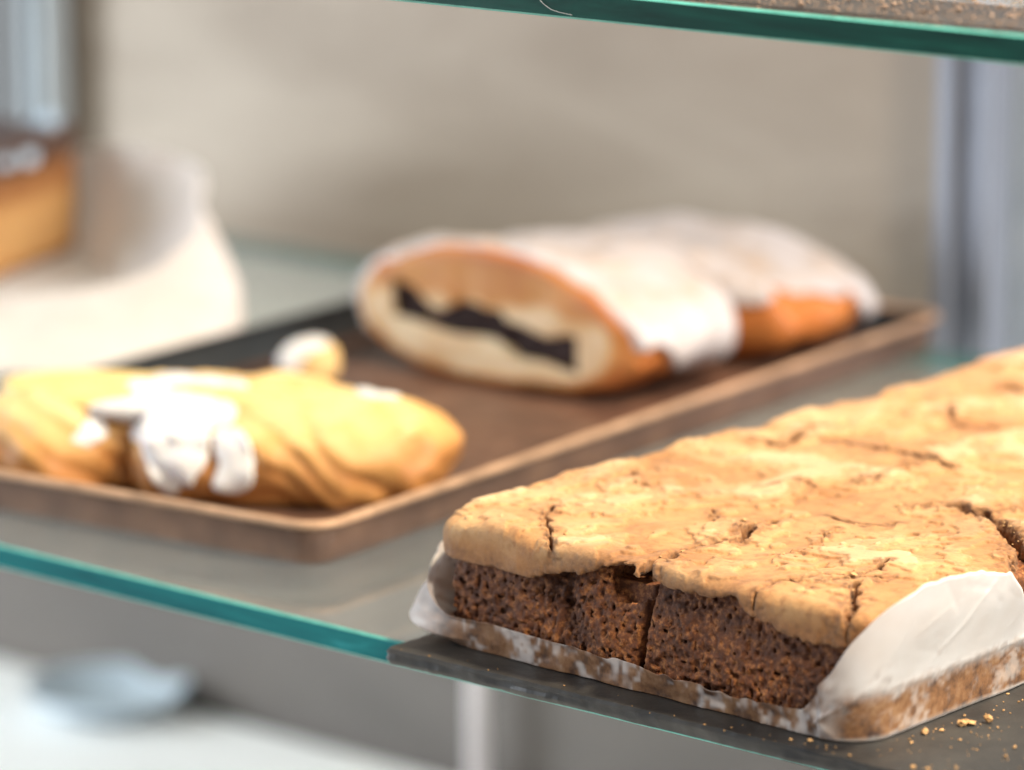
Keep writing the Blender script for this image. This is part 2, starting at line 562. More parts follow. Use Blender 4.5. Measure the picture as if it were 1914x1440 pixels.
tag(pr, 'slim pale post standing on the deck under the glass shelf', 'post')
def lathe(name, prof, mat, parent, seg=28, loc=(0, 0, 0)):
    vs, fs = [], []
    n = len(prof)
    for i in range(seg):
        a = 2 * math.pi * i / seg
        for r, z in prof:
            vs.append((loc[0] + r * math.cos(a), loc[1] + r * math.sin(a), loc[2] + z))
    for i in range(seg):
        j = (i + 1) % seg
        for k in range(n - 1):
            fs.append((i * n + k, j * n + k, j * n + k + 1, i * n + k + 1))
    return mesh_obj(name, vs, fs, mat, parent)
M['post'] = simple('satin_post', (0.80, 0.74, 0.75), 0.35, 0.05, 40, metal=0.2)
lathe('shaft', [(0.0001, 0.006), (0.0055, 0.006), (0.0055, 0.255), (0.0001, 0.255)], M['post'], pr)
lathe('foot', [(0.0001, 0.0), (0.013, 0.0), (0.013, 0.004), (0.009, 0.0065), (0.0001, 0.0065)], M['post'], pr)
lathe('cap', [(0.0001, 0.255), (0.010, 0.255), (0.010, 0.266), (0.0001, 0.266)], M['post'], pr)

# the blurred pale blue dish down on the deck
dr = empty('dish', (-0.668, 0.508, -0.276))
tag(dr, 'pale blue dish on the white deck below the left of the shelf', 'dish')
lathe('bowl', [(0.0001, 0.004), (0.022, 0.004), (0.036, 0.009), (0.043, 0.016), (0.0445, 0.016), (0.038, 0.007), (0.023, 0.001), (0.0001, 0.001)], M['dish'], dr, 40)
lathe('foot_ring', [(0.018, 0.0), (0.021, 0.0), (0.021, 0.003), (0.018, 0.003), (0.018, 0.0)], M['dish'], dr, 40)

# ------------------------------------------------------------------ glass shelves
def glass_shelf(name, x0, x1, y0, y1, ztop, th, edge, label):
    a = 0.0007
    # rounded-off arrises: loops from the top face round the edge to the bottom face
    def loop(off, z):
        return [(x0 + off, y0 + off, z), (x1 - off, y0 + off, z), (x1 - off, y1 - off, z), (x0 + off, y1 - off, z)]
    L = [loop(a, ztop), loop(0, ztop - a), loop(0, ztop - th + a), loop(a, ztop - th)]
    vs = sum(L, [])
    r = empty(name, (0, 0, 0))
    tag(r, label, 'shelf', 'glass shelves of the case')
    pane = mesh_obj('pane', L[0] + L[3], [(0, 1, 2, 3), (7, 6, 5, 4)], M['glass'], r, False)
    fs, mi = [], []
    for k in range(3):
        for i in range(4):
            j = (i + 1) % 4
            fs.append((k * 4 + i, (k + 1) * 4 + i, (k + 1) * 4 + j, k * 4 + j)); mi.append(0 if k == 1 else 1)
    e = mesh_obj('polished_edge', vs, fs, [edge, M['arris']], r, False, mat_index=mi)
    e['label'] = 'green tinted polished edge of the pane'
    return r
glass_shelf('glass_shelf', -1.25, 0.75, 0.0, 0.500, 0.0, 0.0085, M['edge_low'], 'lower glass shelf with teal edge carrying the tray and brownie')
glass_shelf('glass_shelf', -1.25, 0.75, 0.0, 0.300, 0.2165, 0.0085, M['edge_up'], 'upper glass shelf with dark green edge at the top right')

# fibre stuck to the upper edge
def tube(pts, r, seg=6):
    pts = np.array(pts, float); vs, fs = [], []
    for i, p in enumerate(pts):
        t = pts[min(i + 1, len(pts) - 1)] - pts[max(i - 1, 0)]; t /= np.linalg.norm(t)
        a = np.cross(t, (0, 0.3, 1.0)); a /= np.linalg.norm(a); b = np.cross(t, a)
        for k in range(seg):
            an = 2 * math.pi * k / seg
            vs.append(p + r * (math.cos(an) * a + math.sin(an) * b))
    for i in range(len(pts) - 1):
        for k in range(seg):
            k2 = (k + 1) % seg
            fs.append((i * seg + k, i * seg + k2, (i + 1) * seg + k2, (i + 1) * seg + k))
    return vs, fs

# ------------------------------------------------------------------ slate boards
def slate_board(name, x0, x1, y0, y1, z0, th, label, seed, step=1.0):
    """board with a split, chipped rim, built from rim rings in mm"""
    per = []
    def run(a, b):
        n = max(2, int(np.hypot(b[0] - a[0], b[1] - a[1]) / step))
        for i in range(n):
            per.append((a[0] + (b[0] - a[0]) * i / n, a[1] + (b[1] - a[1]) * i / n))
    c = 1.5
    run((x0 + c, y0), (x1 - c, y0)); run((x1 - c, y0), (x1, y0 + c)); run((x1, y0 + c), (x1, y1 - c)); run((x1, y1 - c), (x1 - c, y1))
    run((x1 - c, y1), (x0 + c, y1)); run((x0 + c, y1), (x0, y1 - c)); run((x0, y1 - c), (x0, y0 + c)); run((x0, y0 + c), (x0 + c, y0))
    per = np.array(per, np.float32); n = len(per)
    cx, cy = (x0 + x1) / 2, (y0 + y1) / 2
    nrm = np.stack([np.where(np.abs(per[:, 0] - x0) < c, -1, np.where(np.abs(per[:, 0] - x1) < c, 1, 0)),
                    np.where(np.abs(per[:, 1] - y0) < c, -1, np.where(np.abs(per[:, 1] - y1) < c, 1, 0))], 1).astype(np.float32)
    rings = []
    lv = [(6.0, 0.0), (0.4, 0.0), (-0.1, 0.12), (-0.5, 0.34), (-0.3, 0.55), (-0.6, 0.78), (0.3, 1.0), (7.0, 1.0)]
    for k, (ins, t) in enumerate(lv):
        P3 = np.concatenate([per, np.full((n, 1), t * th * 1.2)], 1)
        jit = 0.6 * noise(P3, 11.0, seed) + 0.22 * noise(P3, 3.0, seed + 1) + 0.10 * noise(P3, 1.2, seed + 4) if 0 < k < len(lv) - 1 else 0
        if 0 < k < 4: jit = jit + 1.6 * noise(P3 * np.array([1, 1, 0], np.float32), 34.0, seed + 5) + 0.6 * noise(P3 * np.array([1, 1, 0], np.float32), 13.0, seed + 6) + 0.6
        q = per - nrm * (ins + jit)[:, None] if k not in (0, len(lv) - 1) else per - nrm * ins
        if k in (0, len(lv) - 1):
            q[:, 0] = np.clip(q[:, 0], x0 + ins, x1 - ins); q[:, 1] = np.clip(q[:, 1], y0 + ins, y1 - ins)
        zz = z0 + t * th - (0.35 * np.abs(noise(P3, 4.0, seed + 2)) if k == len(lv) - 2 else 0)
        rings.append(np.concatenate([q, np.broadcast_to(np.asarray(zz, np.float32).reshape(-1, 1), (n, 1))], 1))
    V = np.concatenate(rings) * MM
    F = []
    for k in range(len(lv) - 1):
        for i in range(n):
            j = (i + 1) % n
            F.append((k * n + i, k * n + j, (k + 1) * n + j, (k + 1) * n + i))
    F.append(tuple(range(n - 1, -1, -1)))
    F.append(tuple((len(lv) - 1) * n + i for i in range(n)))
    o = mesh_obj(name, V, F, M['slate'], None, True)
    md = o.modifiers.new('split', 'EDGE_SPLIT'); md.split_angle = math.radians(38)
    return tag(o, label, 'slate board')
slate_board('slate_board', 19.5, 400, -21, 455, 0.15, 5.0, 'black slate board under the brownie slab overhanging the shelf edge', 21)
mat_ = slate_board('display_mat', 60, 420, 2.5, 46, 216.7, 0.9, 'thin dark mat covered in crumbs on the upper glass shelf', 31)
mat_['category'] = 'mat'

# ------------------------------------------------------------------ brownie slab
X0, X1, YB = 23.0, 198.0, 440.0
CR = [  # crack polylines (mm), half width, depth slope, lip, ragged
    ([(50, 25), (55.5, 14.1), (64, 5), (70, -0.1), (76, -7), (83, -14)], 0.7, 0.10, 0.5, 0.9),
    ([(116, -22), (115.8, -12.0), (110.5, 2.1)], 2.2, 0.03, 0.4, 1.3),
    ([(111, 1), (107.3, 12.4), (110.8, 23.4), (112, 32)], 1.7, 0.22, 0.5, 1.6),
    ([(112, 36), (112.6, 44.5), (108.2, 56.3), (106.6, 64.1)], 2.0, 0.18, 0.5, 1.7),
    ([(160.9, -20), (156.9, -5.1), (156.4, 8.9), (161.8, 15.1), (169.6, 23.4), (170.4, 38.8)], 0.7, 0.10, 0.5, 1.0),
    ([(173.9, 17.4), (187.1, -1.1), (192, -17)], 1.3, 0.12, 0.3, 1.8),
    ([(176, 28), (170, 20), (166, 10)], 1.0, 0.2, 0.2, 2.0),
    ([(115.2, 78.8), (123.2, 76.5), (131.6, 76.4), (140.8, 78.0), (140.6, 84.1)], 0.6, 0.12, 0.5, 0.8),
    ([(85.0, 62.2), (94.8, 52.3)], 0.5, 0.2, 0.4, 0.6),
    ([(135.3, 51.3), (129.3, 63.8), (130.5, 69.2)], 0.5, 0.25, 0.5, 0.6),
    ([(132.8, 29.3), (139.3, 34.8)], 0.6, 0.15, 0.4, 0.8),
    ([(147.0, 110.5), (152.9, 110.9), (156.8, 112.3), (168.3, 104.0), (182.1, 91.2), (196, 74), (202, 66)], 3.4, 0.30, 0.2, 2.2),
    ([(168, 104), (178, 96), (190, 84), (203, 70)], 1.6, 0.05, 0.0, 1.6),
    ([(38.2, 146.8), (47.2, 147.1), (45.6, 158.5), (42.8, 177.9)], 1.7, 0.16, 0.5, 1.6),
    ([(52.3, 169.6), (69.6, 163.0), (87.6, 162.6)], 0.9, 0.25, 0.5, 1.2),
    ([(87.6, 162.6), (99.9, 160.7), (116.8, 154.9)], 1.6, 0.14, 0.6, 1.2),
    ([(103.3, 115.9), (106.5, 123.4), (104.6, 141.5), (101.2, 158.8)], 0.8, 0.2, 0.5, 1.4),
    ([(81.7, 87.8), (85.5, 95.8), (90.0, 104.5), (98.3, 101.9)], 0.4, 0.35, 0.9, 0.6),
    ([(133.3, 103.4), (137.1, 111.4)], 1.3, 0.25, 0.3, 1.6),
    ([(40.3, 76.7), (46, 73)], 1.0, 0.25, 0.3, 1.4),
    ([(52.9, 68.0), (56, 67)], 0.9, 0.25, 0.3, 1.2),
    ([(53.5, 279.4), (78.6, 262.3)], 1.6, 0.2, 0.4, 1.8),
    ([(60, 230), (75, 215), (110, 222), (140, 205)], 0.9, 0.2, 0.5, 1.6),
    ([(110, 222), (118, 250), (150, 270), (190, 262)], 1.0, 0.2, 0.5, 1.6),
    ([(150, 200), (165, 180), (160, 150), (158, 116)], 0.8, 0.2, 0.5, 1.6),
    ([(30, 300), (60, 320), (110, 310), (160, 330)], 1.4, 0.2, 0.5, 1.8),
]
# lower boundary of the crust along the front (x, z)
ZBX = [20, 32, 45, 58, 66, 77, 90, 96, 104, 110, 113, 128, 138, 148, 151, 160, 170, 180, 190, 205]
ZBZ = [32, 33, 32, 31, 33, 36.5, 39, 41, 43, 39.5, 40, 39.5, 40, 41.5, 38.5, 36, 34, 33, 34, 35]

def plan(P, grow=0.0):
    """distance in plan to the slab outline, which flares a little towards the top"""
    z = P[:, 2]
    fl = 4.5 * (1 - np.clip((z - 5) / 36, 0, 1))
    x0 = X0 + fl - grow; x1 = X1 - fl + grow
    yf = -3.0 - 5.5 * (P[:, 0] - 30) / 160 - grow
    cx = (x0 + x1) / 2; hx = (x1 - x0) / 2
    cy = (yf + YB) / 2; hy = (YB - yf) / 2
    r = 11.0
    qx = np.abs(P[:, 0] - cx) - hx + r; qy = np.abs(P[:, 1] - cy) - hy + r
    return np.minimum(np.maximum(qx, qy), 0) + np.sqrt(np.maximum(qx, 0) ** 2 + np.maximum(qy, 0) ** 2) - r

def warp2(P):
    Z0 = P.copy(); Z0[:, 2] = 0
    w = np.stack([2.4 * noise(Z0, 10, 3) + 1.3 * noise(Z0, 3.6, 4), 2.4 * noise(Z0, 10, 5) + 1.3 * noise(Z0, 3.6, 6)], 1)
    return P[:, :2] + w

def top_height(P):
    Z0 = P.copy(); Z0[:, 2] = 0
    h = 45.6 + 1.3 * noise(Z0, 42, 8) + 0.7 * noise(Z0, 15, 9) + 0.22 * noise(Z0, 5, 10)
    fl = noise(Z0, 21, 11) + 0.45 * noise(Z0, 7, 12) + 0.2 * noise(Z0, 2.5, 13)
    h += 0.9 * sstep(0.10, 0.14, fl) - 0.9 * sstep(-0.32, -0.36, fl) + 0.7 * sstep(0.50, 0.535, fl)      # flaking layers
    h += 0.9 * sstep(20, 60, P[:, 1]) * np.float32(0.6)
    return h, Z0

def flake_field(Z0):
    return noise(Z0, 21, 11) + 0.45 * noise(Z0, 7, 12) + 0.2 * noise(Z0, 2.5, 13)

def crust_outer(P, lips=None, h=None):
    d2 = plan(P, 1.0) + 1.0 * noise(P, 17, 14) + 0.5 * noise(P, 6, 15)
    return rmax(d2, P[:, 2] - h, 5.0)

def crust_field(P, full=False):
    h, Z0 = top_height(P)
    W = warp2(P)
    rag = noise(P, 1.7, 16) + 0.6 * noise(P, 0.9, 17)
    carve = np.full(len(P), 9.0, np.float32)
    lip = np.zeros(len(P), np.float32)
    near = np.full(len(P), 9.0, np.float32)
    for pts, w, sl, lp, rg in CR:
        q = np.array(pts)
        m = ((W[:, 0] > q[:, 0].min() - 10) & (W[:, 0] < q[:, 0].max() + 10) & (W[:, 1] > q[:, 1].min() - 10) & (W[:, 1] < q[:, 1].max() + 10))
        m = np.nonzero(m)[0]
        if not len(m):
            continue
        d = poly_dist(W[m], pts)
        lip[m] = np.maximum(lip[m], 1.3 * lp * np.exp(-(np.maximum(d - w, 0) / 3.0) ** 2))
        near[m] = np.minimum(near[m], (d - w) / (0.8 + 1.9 * rg))
        carve[m] = np.minimum(carve[m], d - w + sl * (h[m] - P[m, 2]) + 0.42 * rg * rag[m])
    out = crust_outer(P, None, h + lip)
    crumbly = sstep(1.3, 0.2, near + 0.9 * noise(P, 3.0, 21))
    surf = out + 0.10 * noise(P, 1.3, 18) + crumbly * (0.5 * rag + 0.25)
    zb = np.interp(P[:, 0], ZBX, ZBZ).astype(np.float32) + 1.5 * noise(Z0, 5, 19) + 1.0 * noise(Z0, 2.0, 20)
    zb = np.where(P[:, 1] > 12, 37.5, zb)
    D = rmax(surf, zb - P[:, 2], 1.0)
    # the ragged hole that opens in the front between two crust pieces
    hole = ellip(P, (103.0, -9.0, 39.5), (7.5, 9.0, 5.0)) + 0.9 * rag + 0.8 * noise(P, 3.0, 23)
    D = np.maximum(D, -np.minimum(carve, hole))
    if full:
        inner = np.maximum(sstep(0.55, 1.8, -out), sstep(0.35, -0.5, np.minimum(carve, hole)) * 0.9)
        inner = np.maximum(inner, sstep(1.6, 0.0, P[:, 2] - zb) * sstep(0.1, 1.0, -out))
        inner = np.maximum(inner, 0.80 * sstep(9.5, 0.5, P[:, 2] - zb + 1.5 * noise(P, 5, 22)) * sstep(8, 2, P[:, 1]))
        inner = np.maximum(inner, 0.85 * crumbly * sstep(-0.5, 0.5, rag + 0.25))
        return D, inner
    return D

def crust_pre(P):
    d = np.maximum(rmax(plan(P, 1.0), P[:, 2] - 46, 6.5), 37.5 - P[:, 2])
    return np.where((P[:, 1] < 16) & (d < 4), 0.0, d)      # work the whole front out in full

gx = np.arange(15, 206, 0.6, dtype=np.float32)
gy = np.concatenate([np.arange(-16, 95, 0.55), np.arange(95, 190, 1.0), np.arange(190, 446, 1.8)]).astype(np.float32)
gz = np.arange(27, 51, 0.55, dtype=np.float32)
brownie = empty('brownie_slab', (0.11, 0.20, 0.0052))
tag(brownie, 'large chocolate brownie slab with cracked golden crust in baking paper on slate', 'brownie')
V, F = field_mesh(crust_field, None, None, (gx, gy, gz), crust_pre, 4.6)
off = np.array([110, 200, 5.2])
inner = np.zeros(len(V), np.float32)
Vf = V.astype(np.float32)
_, inner = crust_field(Vf, True)
Zf = Vf.copy(); Zf[:, 2] = 0
th_, _ = top_height(Vf)
toast = np.clip(sstep(2.5, 9.0, th_ - V[:, 2] + 2.0 * noise(Vf, 8, 24)) * 0.9 + 0.30 * sstep(0.1, 0.8, noise(Vf, 26, 25) + 0.5 * noise(Vf, 9, 26)), 0, 1)
flk = flake_field(Zf)
flake = 0.5 + 0.28 * sstep(0.09, 0.16, flk) + 0.22 * sstep(0.49, 0.55, flk) - 0.5 * sstep(-0.31, -0.38, flk)
o = mesh_obj('crust', (V - off) * MM, F, M['crust'], brownie, True, {'inner': inner, 'flake': flake, 'toast': toast})
o['label'] = 'pale golden cracked crust of the brownie'

def crumb_pre(P):
    # recess under the crust lip, soft hollows and splits in the broken front
    x, y, z = P[:, 0], P[:, 1], P[:, 2]
    rec = 1.0 + 2.6 * sstep(22, 37, z)
    rec = rec + 4.2 * np.exp(-((x - 78 + 0.25 * (z - 25)) / 5.5) ** 2) * sstep(12, 26, z)
    rec = rec + 5.0 * np.exp(-((x - 110.5 - 0.12 * (z - 25)) / 1.3) ** 2)
    rec = rec + 2.0 * sstep(165, 182, x) * sstep(14, 26, z)
    rec = rec + 2.6 * sstep(111, 116, x) * sstep(152, 142, x) * sstep(33, 38, z) * 0.6
    rec = rec - 1.6 * np.exp(-((x - 95) / 9) ** 2) * sstep(30, 18, z)
    rec = np.where(y < 30, rec, 1.0)
    return rmax(rmax(plan(P) + rec, z - 41.0, 2.0), 5.6 - z, 0.6)

def crumb_field(P):
    d = crumb_pre(P)
    n1 = noise(P, 7.5, 40); n2 = noise(P, 2.2, 41); n3 = noise(P, 1.3, 42); n4 = noise(P, 0.85, 43)
    am = np.clip(0.85 + 0.5 * noise(P, 14, 45), 0.6, 1.3)
    d = d + 0.8 * n1 + am * (0.6 * n2 + 0.85 * n3 + 0.6 * n4)
    pores = noise(P, 1.7, 44) + 0.5 * n3 - 0.58
    d = np.maximum(d, np.minimum(pores * 2.5, d + 1.8))
    hole = ellip(P, (103.0, 4.0, 37.0), (8.0, 18.0, 5.8)) + 0.8 * n2 + 0.8 * n3 + 0.6 * n4 - 1.0
    return np.maximum(d, -hole)
gxc = np.arange(22, 200, 0.45, dtype=np.float32)
gyc = np.concatenate([np.arange(-15, 14, 0.45), np.arange(14, 60, 1.2), np.arange(60, 446, 3.0)]).astype(np.float32)
gzc = np.arange(4, 45, 0.45, dtype=np.float32)
V, F = field_mesh(crumb_field, None, None, (gxc, gyc, gzc), crumb_pre, 5.0)
o = mesh_obj('crumb', (V - off) * MM, F, M['crumb'], brownie, True)
o['label'] = 'dark moist crumb showing on the broken front of the brownie'

# ------------------------------------------------------------------ baking paper round the slab
def slab_path():
    """outline of the slab (front and two sides) with unit outward normals, from back left to back right"""
    r = 12.0
    pts, nr = [], []
    def yf(x): return -3.0 - 5.5 * (x - 30) / 160
    L, R = X0 + 4.2, X1 - 4.2
    for y in np.arange(120, yf(L) + r, -0.8): pts.append((L, y)); nr.append((-1, 0))
    for a in np.linspace(math.pi, 1.5 * math.pi, 24): pts.append((L + r + r * math.cos(a), yf(L) + r + r * math.sin(a))); nr.append((math.cos(a), math.sin(a)))
    for x in np.arange(L + r + 0.8, R - r, 0.8): pts.append((x, yf(x))); nr.append((0, -1))
    for a in np.linspace(1.5 * math.pi, 2 * math.pi, 24): pts.append((R - r + r * math.cos(a), yf(R) + r + r * math.sin(a))); nr.append((math.cos(a), math.sin(a)))
    for y in np.arange(yf(R) + r + 0.8, 330, 0.8): pts.append((R, y)); nr.append((1, 0))
    return np.array(pts), np.array(nr)

pp, pn = slab_path()
ds = np.concatenate([[0], np.cumsum(np.linalg.norm(np.diff(pp, axis=0), axis=1))])
i_fl = int(np.argmin(np.linalg.norm(pp - np.array([39, -3]), axis=1)))   # start of the front
i_fr = int(np.argmin(np.linalg.norm(pp - np.array([182, -8.5]), axis=1)))  # end of the front
sf, se = ds[i_fl], ds[i_fr]
S = ds
keyS = [0, sf - 60, sf - 42, sf - 32, sf - 26, sf - 21, sf - 15, sf - 7, sf, sf + 40, sf + 80, se - 30, se - 9, se - 4, se + 3, se + 9, se + 15, se + 22, se + 42, se + 68, se + 80, se + 90, se + 130, se + 400]
keyH = [9, 9, 11, 17, 28, 29, 19, 11.5, 10, 9.2, 7.6, 6.2, 6.5, 9.0, 20, 33, 45, 48, 47, 42, 34, 17, 15, 15]
hS = np.interp(S, keyS, keyH)
hS = np.convolve(np.pad(hS, 4, 'edge'), np.ones(9) / 9, 'valid')
nt_ = 46
T = np.linspace(0, 1, nt_)
PV = np.zeros((len(S), nt_, 3)); SK = np.zeros((len(S), nt_))
lf = np.exp(-((S - (sf - 18)) / 12) ** 2)           # left flap weight
rf = sstep(se - 2, se + 20, S) * (1 - sstep(se + 80, se + 100, S))   # right flap weight
CREASE = [(se - 2, 4, se + 13, 17, 0.9), (se - 5, 8, se + 4, 1, 0.7), (se + 13, 17, se + 22, 40, 0.35), (se + 20, 14.5, se + 110, 15, 0.5),
          (se + 40, 20, se + 62, 40, 0.3), (sf + 98, 0, sf + 100, 9, 0.8), (sf + 121, 0, sf + 119, 8, 0.9), (sf + 30, 0, sf + 33, 10, 0.5)]
rc = np.random.default_rng(12)
for _ in range(14):
    s0 = se + rc.uniform(8, 85); z0 = rc.uniform(14, 40); an = rc.uniform(0, 3.14); ln = rc.uniform(5, 16)
    CREASE.append((s0, z0, s0 + ln * math.cos(an), z0 + ln * math.sin(an), rc.uniform(-0.28, 0.28)))
for k, t in enumerate(T):
    z = hS * t
    Q = np.stack([S, z * 1.3, np.zeros_like(S)], 1).astype(np.float32)
    w1, w2, w3 = noise(Q, 14, 50), noise(Q, 5, 51), noise(Q, 2.2, 52)
    calm = 1 - 0.75 * rf
    o_ = 1.7 + 0.10 * z + calm * (0.55 * w1 + 0.28 * w2 + 0.10 * w3)
    o_ += lf * 17 * np.interp(t, [0, 0.1, 0.28, 0.6, 0.9, 1], [0, 0.35, 1.0, 0.75, 0.35, 0.5])       # bulges out, tip comes back in
    Q2 = Q.copy(); Q2[:, 0] *= 0.5
    wide = noise(Q2, 22, 57)
    o_ += rf * (1.0 + 0.16 * np.maximum(z - 14, 0) - 0.10 * np.minimum(z, 14) + 1.0 * wide * sstep(14, 30, z))
    for (s0, z0, s1, z1, am) in CREASE:
        d = poly_dist(np.stack([S, z], 1).astype(np.float32), [(s0, z0), (s1, z1)])
        o_ += am * np.exp(-d / 0.7)
    edge = hS * 0 + (0.7 * noise(np.stack([S, S * 0, S * 0], 1).astype(np.float32), 3.5, 53)) * t * sstep(0.6, 1, t)
    PV[:, k, 0] = pp[:, 0] + pn[:, 0] * o_
    PV[:, k, 1] = pp[:, 1] + pn[:, 1] * o_
    PV[:, k, 2] = 5.5 + z + edge
    Qs = Q.copy(); Qs[:, 1] *= 0.6
    n = noise(Qs, 9, 54) + 0.7 * noise(Qs, 3.5, 55) + 0.6 * noise(Qs, 1.5, 56)
    front = 1 - sstep(se - 2, se + 8, S)
    stain = front * (0.25 + 0.72 * sstep(-0.8, 0.3, n + 0.2))
    nr2 = noise(Q, 9, 54) + 0.7 * noise(Q, 3.5, 55) + 0.6 * noise(Q, 1.5, 56)
    low = sstep(17, 11.5, z + 1.6 * nr2)
    right = (1 - front) * np.maximum(low * sstep(-0.5, 1.5, z) * (0.62 + 0.36 * sstep(-0.9, 0.4, nr2 + 0.15)), 0.35 * sstep(0.45, 0.9, nr2) * sstep(26, 15, z))
    sk = np.maximum(stain, right)
    SK[:, k] = sk * (1 - lf * (0.9 if t > 0.15 else 0.5) + 0.35 * lf * sstep(0.3, 0.9, n))
idx = np.arange(len(S) * nt_).reshape(len(S), nt_)
F = np.stack([idx[:-1, :-1], idx[1:, :-1], idx[1:, 1:], idx[:-1, 1:]], -1).reshape(-1, 4)
paper = mesh_obj('baking_paper', PV.reshape(-1, 3) * MM, F, M['paper'], None, True, {'soak': SK.ravel()})
md = paper.modifiers.new('thickness', 'SOLIDIFY'); md.thickness = 0.00016; md.offset = 1
tag(paper, 'creased grease stained baking paper wrapped round the brownie with upright white flaps', 'baking paper')

# ------------------------------------------------------------------ crumbs
def bits(name, pts, sizes, mat, label, seed):
    r = np.random.default_rng(seed)
    base = np.array([(1, 0, 0), (-1, 0, 0), (0, 1, 0), (0, -1, 0), (0, 0, 1), (0, 0, -1),
                     (.6, .6, .6), (-.6, .6, .6), (.6, -.6, .6), (-.6, -.6, .6), (.6, .6, -.6), (-.6, .6, -.6), (.6, -.6, -.6), (-.6, -.6, -.6)], float)
    tri = []
    for cnr in range(6, 14):
        sx, sy, sz = np.sign(base[cnr])
        a, b, c = (0 if sx > 0 else 1), (2 if sy > 0 else 3), (4 if sz > 0 else 5)
        for p, q in ((a, b), (b, c), (c, a)):
            t = (p, q, cnr)
            nrm = np.cross(base[q] - base[p], base[cnr] - base[p])
            tri.append(t if nrm @ base[cnr] > 0 else (q, p, cnr))
    V, F = [], []
    for p, s in zip(pts, sizes):
        v = base * r.uniform(0.55, 1.35, (14, 1)) * s * np.array([r.uniform(.8, 1.6), r.uniform(.7, 1.2), r.uniform(.5, .9)])
        a = r.uniform(0, 6.28); R = np.array([[math.cos(a), -math.sin(a), 0], [math.sin(a), math.cos(a), 0], [0, 0, 1]])
        v = v @ R.T
        v[:, 2] -= v[:, 2].min()
        k = len(V) * 14
        V.append(v + p); F += [(i + k, j + k, l + k) for i, j, l in tri]
    o = mesh_obj(name, np.concatenate(V) * MM, np.array(F), mat, None, False)
    return tag(o, label, 'crumbs', kind='stuff')

r = np.random.default_rng(3)
pts, sz = [], []
while len(pts) < 420:
    x, y = r.uniform(22, 300), r.uniform(-23, 130)
    if 26 < x < 197 and y > -14: continue
    if x < 150 and r.random() > 0.30: continue
    if y > 60 and r.random() > 0.5: continue
    pts.append((x, y, 5.15)); sz.append(min(1.6, 0.16 * (1 + r.pareto(2.2))))
pts += [(206, 28, 5.15), (207.5, 30, 5.15), (205.5, 31, 5.15)]; sz += [1.7, 1.2, 1.3]
bits('crumbs', pts, sz, M['crumb_bits'], 'brownie crumbs scattered over the lower slate board', 4)
pts, sz = [], []
for i in range(3400):
    x, y = r.uniform(65, 330), r.uniform(0.8, 78)
    if y > 45 and r.random() > 0.45: continue
    pts.append((x, y, 217.55 if 3.2 < y < 45 else 216.6)); sz.append(min(1.0, 0.20 * (1 + r.pareto(2.8))))
bits('crumbs', pts, sz, M['sugar_bits'], 'dense pale crumbs on the dark mat of the upper shelf', 5)
# loose crust crumbs on the slab top next to its cracks
pts, sz = [], []
for i in range(260):
    p, w, sl, lp, rg = CR[r.integers(len(CR))]
    k = r.integers(len(p) - 1); t = r.random()
    x = p[k][0] * (1 - t) + p[k + 1][0] * t + r.normal(0, 3.0); y = p[k][1] * (1 - t) + p[k + 1][1] * t + r.normal(0, 3.0)
    if not (30 < x < 190 and 4 < y < 300): continue
    pts.append((x, y, 0)); sz.append(min(1.1, 0.22 * (1 + r.pareto(2.6))))
pts = np.array(pts, np.float32)
hh = top_height(pts)[0]; pts[:, 2] = hh - 0.1
bits('crumbs', pts, sz, M['crumb_bits'], 'crust crumbs lying on top of the brownie slab', 6)

vs, fs = tube([(0.0622, -0.0004, 0.2163), (0.0640, -0.0006, 0.2142), (0.0672, -0.0006, 0.2118), (0.0700, -0.0005, 0.2104), (0.0735, -0.0005, 0.2098), (0.0780, -0.0004, 0.2094)], 0.00009)
fb = mesh_obj('fibre', vs, fs, M['fibre'])
tag(fb, 'fine pale hair stuck to the upper shelf edge', 'fibre')

# ------------------------------------------------------------------ baking tray
TR = math.radians(6.4)
tray = empty('baking_tray', (-0.0735, 0.0470, 0.0003), TR)
tag(tray, 'dark brown metal baking tray holding the iced pastries', 'tray')
def rrect(x0, x1, y0, y1, r, n=10):
    p = []
    for cx, cy, a0 in ((x1 - r, y0 + r, -90), (x1 - r, y1 - r, 0), (x0 + r, y1 - r, 90), (x0 + r, y0 + r, 180)):
        for i in range(n + 1):
            a = math.radians(a0 + 90 * i / n)
            p.append((cx + r * math.cos(a), cy + r * math.sin(a)))
    return p
def ring_mesh(name, prof, mat, parent, cap0=False, cap1=False, dark=()):
    V, F = [], []
    for off_, z, rr in prof:
        V += [(x * MM, y * MM, z * MM) for x, y in rrect(-232 - off_, off_, -off_, 458 + off_, rr)]
    n = len(V) // len(prof)
    for k in range(len(prof) - 1):
        for i in range(n):
            j = (i + 1) % n
            F.append((k * n + i, k * n + j, (k + 1) * n + j, (k + 1) * n + i))
    if cap0: F.append(tuple(range(n - 1, -1, -1)))
    if cap1: F.append(tuple((len(prof) - 1) * n + i for i in range(n)))
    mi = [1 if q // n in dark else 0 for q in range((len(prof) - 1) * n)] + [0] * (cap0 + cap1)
    o = mesh_obj(name, V, F, mat, parent, True, mat_index=mi)
    md = o.modifiers.new('split', 'EDGE_SPLIT'); md.split_angle = math.radians(50)
    return o
ring_mesh('pan', [(-4.5, 0, 9), (-3.0, 0.3, 10), (-2.2, 1.4, 11), (-1.0, 14.6, 12), (-2.0, 14.6, 11), (-3.4, 2.6, 10), (-5.0, 1.2, 8), (-9, 1.0, 6)], [M['tray'], M['dark_rim']], tray, True, True, dark=(4, 5))
